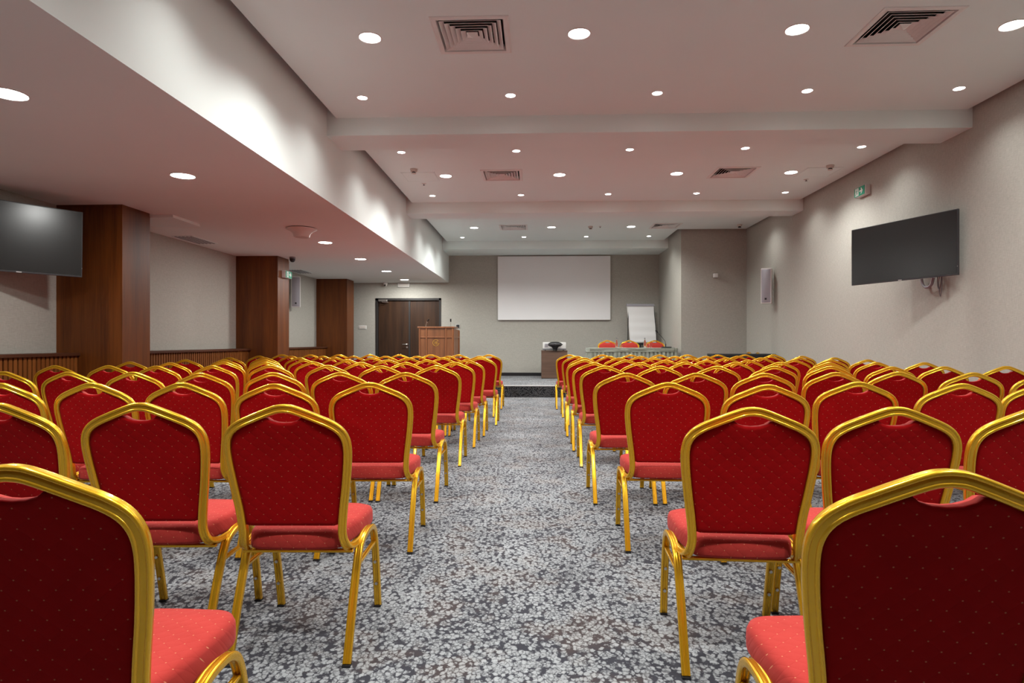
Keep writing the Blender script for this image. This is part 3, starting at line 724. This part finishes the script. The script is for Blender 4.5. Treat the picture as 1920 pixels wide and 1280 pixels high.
MB().tube(catmull([(0.09, 0, 0.012), (0.12, -0.10, 0.006), (0.125, -0.222, 0.004), (0.12, -0.232, -0.05), (0.105, -0.236, -0.14)], 6), 0.003, 6).obj('cord', M['black'], mc, 1)

# flip chart
t = thing('flipchart', 'white paper flip chart easel leaning back in the far corner', 'flip chart', (2.66, 15.55, ST), 0.06)
t.rotation_euler = (0, 0, 0.06)
fh = 1.83
def lean(z): return 0.0 + z*0.10
pn = MB(); pn.add([(-0.345, lean(0.86)-0.02, 0.86), (0.335, lean(0.86)-0.02, 0.86), (0.335, lean(fh-.05)-0.02, fh-.05), (-0.345, lean(fh-.05)-0.02, fh-.05), (-0.345, lean(0.86), 0.86), (0.335, lean(0.86), 0.86), (0.335, lean(fh-.05), fh-.05), (-0.345, lean(fh-.05), fh-.05)], [(0,1,2,3),(4,5,6,7),(0,1,5,4),(1,2,6,5),(2,3,7,6),(3,0,4,7)])
pn.obj('board', M['white'], t)
pp = MB(); rows_ = 24; rr = []
for k in range(rows_+1):
    z = fh-0.065 - (fh-0.065-0.88)*k/rows_; wv = 0.004*math.sin(k*1.05)*(k/rows_)+0.004*abs(math.sin(k*0.55))
    rr.append([(-0.325+0.0, lean(z)-0.026-wv, z), (0.0, lean(z)-0.028-wv, z), (0.322, lean(z)-0.026-wv*0.7, z)])
pp.rings(rr, 0, False, False, False); pp.obj('paper_pad', M['paper'], t, 1)
MB().bbox(-0.35, 0.345, lean(fh)-0.045, lean(fh)+0.005, fh-0.055, fh, b=0.005).obj('clamp_bar', M['mesh_grey'], t)
MB().bbox(-0.33, 0.32, lean(0.8)-0.07, lean(0.8), 0.80, 0.86, b=0.005).obj('pen_tray', M['black'], t)
for x0, x1 in ((-0.30, -0.42), (0.335, 0.40)): MB().tube([(x0, lean(fh)-0.012, fh-0.04), (x1, -0.05, 0.006)], 0.011, 8).obj('leg', M['black'], t)
MB().tube([(0.0, lean(fh)+0.02, fh-0.1), (0.0, 0.36, 0.006)], 0.011, 8).obj('leg', M['black'], t)

for ch in t.children:      # the easel stands a little askew
    for v in ch.data.vertices:
        if v.co.z > 0.4: v.co.x -= 0.07*(v.co.z-1.2)*(1 if v.co.z > 0.7 else 0.3)

# dark table beside the right wall
t = thing('side_table', 'long black cloth-covered table by the right wall beyond the last row of chairs', 'table', (3.88, 12.02, 0))
MB().bbox(-0.56, 0.60, -0.22, 0.22, 0.86, 0.90, b=0.006).obj('tabletop', M['black_matt'], t)
sk = MB(); rr = []
n = 60
for z in (0.02, 0.45, 0.87):
    ring = []
    for k in range(n):
        s = k/n*4; e = 0.006*(k % 2)
        ax, ay = 0.55+e, 0.21+e
        if s < 1: p = (-ax+2*ax*s, -ay)
        elif s < 2: p = (ax, -ay+2*ay*(s-1))
        elif s < 3: p = (ax-2*ax*(s-2), ay)
        else: p = (-ax, ay-2*ay*(s-3))
        ring.append((p[0], p[1], z))
    rr.append(ring)
sk.rings(rr, 0, False, False); sk.obj('skirt', M['black_matt'], t, 0.6)

# ================================================================ CHAIRS
def interp(tbl, v):
    for (a, p), (b, q) in zip(tbl, tbl[1:]):
        if (a <= v <= b) or (b <= v <= a): t = (v-a)/(b-a); return p + (q-p)*t
    return tbl[0][1] if abs(v-tbl[0][0]) < abs(v-tbl[-1][0]) else tbl[-1][1]
# ribbed tube section: a flattened oval with two grooves on each broad face
def section(w_, d_):
    hw_, hd = w_/2, d_/2; g = 0.0026; pts = []
    up = [(-0.95, 0.0), (-1.0, 0.28), (-0.96, 0.62), (-0.82, 0.92), (-0.62, 1.0), (-0.44, 0.96), (-0.33, 0.78), (-0.15, 0.80), (0.0, 0.81), (0.15, 0.80), (0.33, 0.78), (0.44, 0.96), (0.62, 1.0), (0.82, 0.92), (0.96, 0.62), (1.0, 0.28)]
    pts = [(y*hd, x*hw_) for x, y in up] + [(-y*hd, x*hw_) for x, y in [(0.95, 0.0)] + list(reversed(up[1:]))]
    return pts
S_BACK = section(0.031, 0.025); S_LEG = section(0.030, 0.023)
half = [(0, -.290, .904), (.022, -.290, .902), (.045, -.289, .895), (.080, -.287, .8815), (.12, -.284, .865), (.157, -.279, .848), (.186, -.272, .827), (.203, -.264, .800), (.2095, -.255, .765), (.207, -.243, .71), (.196, -.225, .62), (.184, -.211, .54), (.177, -.202, .47), (.178, -.196, .434), (.184, -.180, .402), (.190, -.150, .385), (.195, -.10, .378), (.197, -.02, .378)]
hp = catmull(half, 3)
mb = MB(); P = [Vector((-p.x, p.y, p.z)) for p in reversed(hp)][:-1] + hp
# rotation-minimising frame started at the apex and run both ways
def sweep_both(P, mid, sect, ref):
    T_ = []
    for i in range(len(P)):
        T_.append((P[min(len(P)-1, i+1)] - P[max(0, i-1)]).normalized())
    U = [None]*len(P); U[mid] = (Vector(ref) - T_[mid]*T_[mid].dot(Vector(ref))).normalized()
    for i in range(mid+1, len(P)): U[i] = (U[i-1] - T_[i]*U[i-1].dot(T_[i])).normalized()
    for i in range(mid-1, -1, -1): U[i] = (U[i+1] - T_[i]*U[i+1].dot(T_[i])).normalized()
    return [[P[i] + U[i]*a + T_[i].cross(U[i])*b for a, b in sect] for i in range(len(P))]
mb.rings(sweep_both(P, len(hp)-1, S_BACK, (0, -1, 0)), 0)
me_frame = mb.mesh('back_frame', M['gold'], 0.75)

ytab = sorted([(p.z, p.y) for p in hp if p.z > .425]); xtab = sorted([(p.z, p.x) for p in hp if p.z > .425 and p.x > .02])
# upholstered back: outline follows the inside of the frame with a hand scoop at the top
out = []
N1 = 26
def inner_x(z): return interp(xtab, z)
zs = [0.482 + (0.80-0.482)*k/10 for k in range(11)]
right = [(inner_x(z) - 0.0135, z) for z in zs]
arch = [p for p in hp if p.z > .80 and p.x > 0.068]
for p in reversed(arch):
    i = hp.index(p); d = (hp[i+1]-hp[i-1]).normalized(); nrm = Vector((-d.z, 0, d.x))
    if nrm.z > 0: nrm = -nrm
    q = p + nrm*0.0135; right.append((q.x, q.z))
right += [(0.0585, 0.8715), (0.046, 0.8620), (0.025, 0.8555), (0.0, 0.8535)]
outline = [(x, z) for x, z in right] + [(-x, z) for x, z in reversed(right[:-1])]
bott = [(-0.150+0.30*k/6, 0.477) for k in range(7)]
outline += bott
cx, cz = 0.0, 0.68
def pad_ring(s, off):
    r = []
    for x, z in outline:
        X, Z = cx+(x-cx)*s, cz+(z-cz)*s
        r.append((X, interp(ytab, min(max(Z, .43), .90)) + off, Z))
    return r
pb = MB(); rr = [pad_ring(s, o) for s, o in ((0.30, -0.0095), (0.72, -0.0095), (0.93, -0.0095), (0.985, -0.008), (1.0, -0.004), (1.0, 0.016), (0.98, 0.027), (0.90, 0.035), (0.6, 0.040), (0.25, 0.041))]
pb.rings(rr, 0)
no = len(outline)
pb.m = [1 if (k >= 4*no and k < 9*no) or k == 9*no+1 else 0 for k in range(len(pb.m))]  # rear face takes the copy with shade in its colour, lip and front the lighter
me_back = pb.mesh('backrest', [M['fab_back_shaded'], M['fab_front']], 1.2)

# seat cushion
def seat_outline(n=10):
    cor = [(-.172, -.185, .045), (.172, -.185, .045), (.206, .215, .075), (-.206, .215, .075)]
    pts = []
    for k, (x, y, r) in enumerate(cor):
        sx, sy = (1 if x > 0 else -1), (1 if y > 0 else -1); c0 = (x-sx*r, y-sy*r)
        st_ = {0: PI, 1: 1.5*PI, 2: 0, 3: .5*PI}[k]
        for j in range(n+1):
            a = st_ + .5*PI*j/n; pts.append((c0[0]+r*math.cos(a), c0[1]+r*math.sin(a)))
    out = []
    for i, p in enumerate(pts):   # a midpoint on each long side, bowed a little
        out.append(p); q = pts[(i+1) % len(pts)]
        L_ = math.hypot(q[0]-p[0], q[1]-p[1])
        if L_ > .1:
            for t_ in (.25, .5, .75):
                x, y = p[0]+(q[0]-p[0])*t_, p[1]+(q[1]-p[1])*t_; b_ = .010*math.sin(PI*t_)
                nx, ny = (q[1]-p[1])/L_, -(q[0]-p[0])/L_; out.append((x+nx*b_, y+ny*b_))
    return out
so = seat_outline()
sm = MB(); prof = [(0.90, .384), (0.96, .384), (0.99, .388), (1.0, .396), (1.002, .416), (0.998, .434), (0.975, .447), (0.90, .454), (0.7, .459), (0.4, .462), (0.12, .463)]
sm.rings([[(x*s, .015+(y-.015)*s, z) for x, y in so] for s, z in prof], 0); me_seat = sm.mesh('seat', M['fab_seat'], 1.2)

U_pts = [(.207, -.252, .008), (.2075, -.232, .055), (.208, -.18, .18), (.2085, -.128, .29), (.209, -.098, .345), (.2095, -.070, .372), (.210, -.02, .388), (.210, .04, .391), (.210, .095, .384), (.2095, .138, .360), (.209, .165, .318), (.2085, .185, .26), (.208, .215, .14), (.207, .238, .03), (.207, .2425, .008)]
up = catmull(U_pts, 4); k_mid = 28
def leg_mesh(side, pts, front):
    m = MB(); m.tube([(side*p.x, p.y, p.z) for p in pts], 0, sect=(S_LEG, Vector((0, 0, 1)) if front else Vector((0, 1, 0))))
    foot = pts[-1] if front else pts[0]
    m.bbox(side*foot.x-.015, side*foot.x+.015, foot.y-.0145, foot.y+.0145, 0.0, 0.009, b=0.002, m=1)
    if front:   # stacking bumpers on the back of the front leg
        for z in (.11, .21):
            y = interp([(p.z, p.y) for p in pts if p.z < .3], z); m.tube([(side*.2075, y-.010, z), (side*.2075, y-.017, z)], .0065, 8, m=2)
    return m.mesh('leg', [M['gold'], M['black'], M['steel']], 0.75)
me_legs = [leg_mesh(s, up[:k_mid+1], False) for s in (-1, 1)] + [leg_mesh(s, up[k_mid:], True) for s in (-1, 1)]
def bar(pts, name): 
    m = MB(); m.tube(pts, 0, sect=(section(.018, .012), Vector((0, 0, 1)))); return m.mesh(name, M['gold'], 0.75)
ya, yb = interp([(p.z, p.y) for p in up[:k_mid]], .318), interp([(p.z, p.y) for p in up[k_mid:]], .318)
me_brace = [bar([(s*.208, ya, .302), (s*.208, yb, .302)], 'side_brace') for s in (-1, 1)]
me_cross = [bar([(-.20, y, .368), (.20, y, .368)], 'cross_bar') for y in (-.145, .14)]

def build_chair():
    t = thing('banquet_chair', 'x', 'chair')
    inst('back_frame', me_frame, t); inst('backrest', me_back, t); inst('seat', me_seat, t)
    for m in me_legs: inst('leg', m, t)
    for m in me_brace: inst('side_brace', m, t)
    for m in me_cross: inst('cross_bar', m, t)
    return t
proto = build_chair(); first = [True]
def place(x, y, z, rz, label, group):
    c = proto if first[0] else copy_tree(proto); first[0] = False
    c.location = (x, y, z); c.rotation_euler = (0, 0, rz); tag(c, label, 'chair', group); return c
CHAIRS_LEFT = {
    'A': [(-0.9405, 1.364)],
    'B': [(-0.876, 2.412), (-1.409, 2.446), (-1.913, 2.422)],
    'C': [(-0.887, 3.564), (-1.354, 3.449), (-1.877, 3.513), (-2.343, 3.476), (-2.809, 3.44)],
    'D': [(-0.917, 4.621), (-1.386, 4.633), (-1.853, 4.598), (-2.319, 4.498), (-2.883, 4.622), (-3.35, 4.611), (-3.86, 4.647)],
    'E': [(-0.905, 5.872), (-1.397, 5.837), (-1.921, 5.945), (-2.463, 5.945), (-2.929, 5.8), (-3.395, 5.713), (-3.879, 5.777), (-4.369, 5.766)],
    'F': [(-0.875, 6.866), (-1.367, 6.748), (-1.833, 6.737), (-2.397, 6.884), (-2.863, 6.765), (-3.332, 6.795), (-3.798, 6.592), (-4.388, 6.837)],
    'G': [(-0.837, 7.665), (-1.304, 7.665), (-1.78, 7.665), (-2.262, 7.665), (-2.785, 7.665), (-3.274, 7.665), (-3.773, 7.665), (-4.255, 7.665)],
    'H': [(-0.754, 8.645), (-1.267, 8.645), (-1.739, 8.645), (-2.232, 8.645), (-2.727, 8.645), (-3.231, 8.645), (-3.717, 8.645), (-4.207, 8.645)],
    'I': [(-0.85, 9.535), (-1.316, 9.535), (-1.788, 9.535), (-2.259, 9.535), (-2.749, 9.535), (-3.216, 9.535), (-3.706, 9.535), (-4.194, 9.535)],
    'J': [(-0.796, 10.645), (-1.301, 10.645), (-1.768, 10.645), (-2.3, 10.645), (-2.798, 10.645), (-3.329, 10.645), (-3.818, 10.645), (-4.303, 10.645)],
}
CHAIRS_RIGHT = {
    'A': [(0.708, 1.386)],
    'B': [(0.716, 2.379), (1.201, 2.412), (1.695, 2.439)],
    'C': [(0.703, 3.631), (1.169, 3.483), (1.736, 3.716), (2.203, 3.598), (2.719, 3.71)],
    'D': [(0.62, 4.611), (1.104, 4.623), (1.571, 4.634), (2.115, 4.766), (2.592, 4.855), (3.058, 4.765), (3.525, 4.727)],
    'E': [(0.613, 5.885), (1.098, 5.858), (1.598, 5.87), (2.09, 5.844), (2.597, 5.894), (3.076, 5.793), (3.548, 5.841), (4.147, 5.945)],
    'F': [(0.592, 6.693), (1.078, 6.806), (1.594, 6.975), (2.099, 6.938), (2.565, 6.949), (3.031, 6.853), (3.577, 6.975), (4.043, 6.931)],
    'G': [(0.575, 7.665), (1.057, 7.665), (1.523, 7.665), (1.996, 7.665), (2.496, 7.735), (3.061, 7.805), (3.528, 7.875), (3.994, 7.945)],
    'H': [(0.64, 8.645), (1.107, 8.645), (1.573, 8.645), (2.039, 8.645), (2.543, 8.715), (3.025, 8.785), (3.563, 8.855), (4.064, 8.925)],
    'I': [(0.602, 9.535), (1.075, 9.535), (1.541, 9.535), (2.043, 9.535), (2.509, 9.605), (2.993, 9.675), (3.507, 9.745), (4.007, 9.815)],
    'J': [(0.547, 10.645), (1.093, 10.645), (1.56, 10.645), (2.034, 10.645), (2.506, 10.715), (3.027, 10.785), (3.494, 10.855), (3.991, 10.925)],
}

ROWN = ['nearest', 'second', 'third', 'fourth', 'fifth', 'sixth', 'seventh', 'eighth', 'ninth', 'farthest']
SEATN = ['seat beside the aisle', 'second seat from the aisle', 'third seat from the aisle', 'fourth seat from the aisle', 'fifth seat from the aisle', 'sixth seat from the aisle', 'seventh seat from the aisle', 'outermost seat from the aisle']
TURN = {('L', 'B', 0): 0.035, ('L', 'B', 1): 0.05, ('L', 'A', 0): 0.06, ('R', 'A', 0): -0.04, ('R', 'B', 0): -0.05, ('R', 'B', 1): -0.02, ('L', 'C', 0): 0.04, ('R', 'C', 0): -0.02}
for side, D_, sn in (('L', CHAIRS_LEFT, 'left'), ('R', CHAIRS_RIGHT, 'right')):
    for ri, (r, lst) in enumerate(D_.items()):
        for k, (x, y) in enumerate(lst):
            rz = TURN.get((side, r, k), random.uniform(-0.02, 0.02))
            place(x*(y-.31)/(y-.29) - .29*math.sin(rz), y - .02, 0, rz, f'red gold-framed banquet chair, {sn} block, {ROWN[ri]} row, {SEATN[k]}', f'banquet chairs in the {sn} block')
for x, lb in ((1.65, 'left of the three'), (2.158, 'middle of the three'), (2.746, 'right of the three')):
    place(x, 14.26, ST, PI, f'red gold-framed banquet chair behind the stage table, {lb}', 'chairs behind the stage table')
place(4.10, 12.98, 0, PI/2+0.12, 'red gold-framed chair with its back to the right wall, nearer the corner', 'chairs against the right wall')
place(4.10, 12.50, 0, PI/2+0.05, 'red gold-framed chair with its back to the right wall, nearer the black table', 'chairs against the right wall')
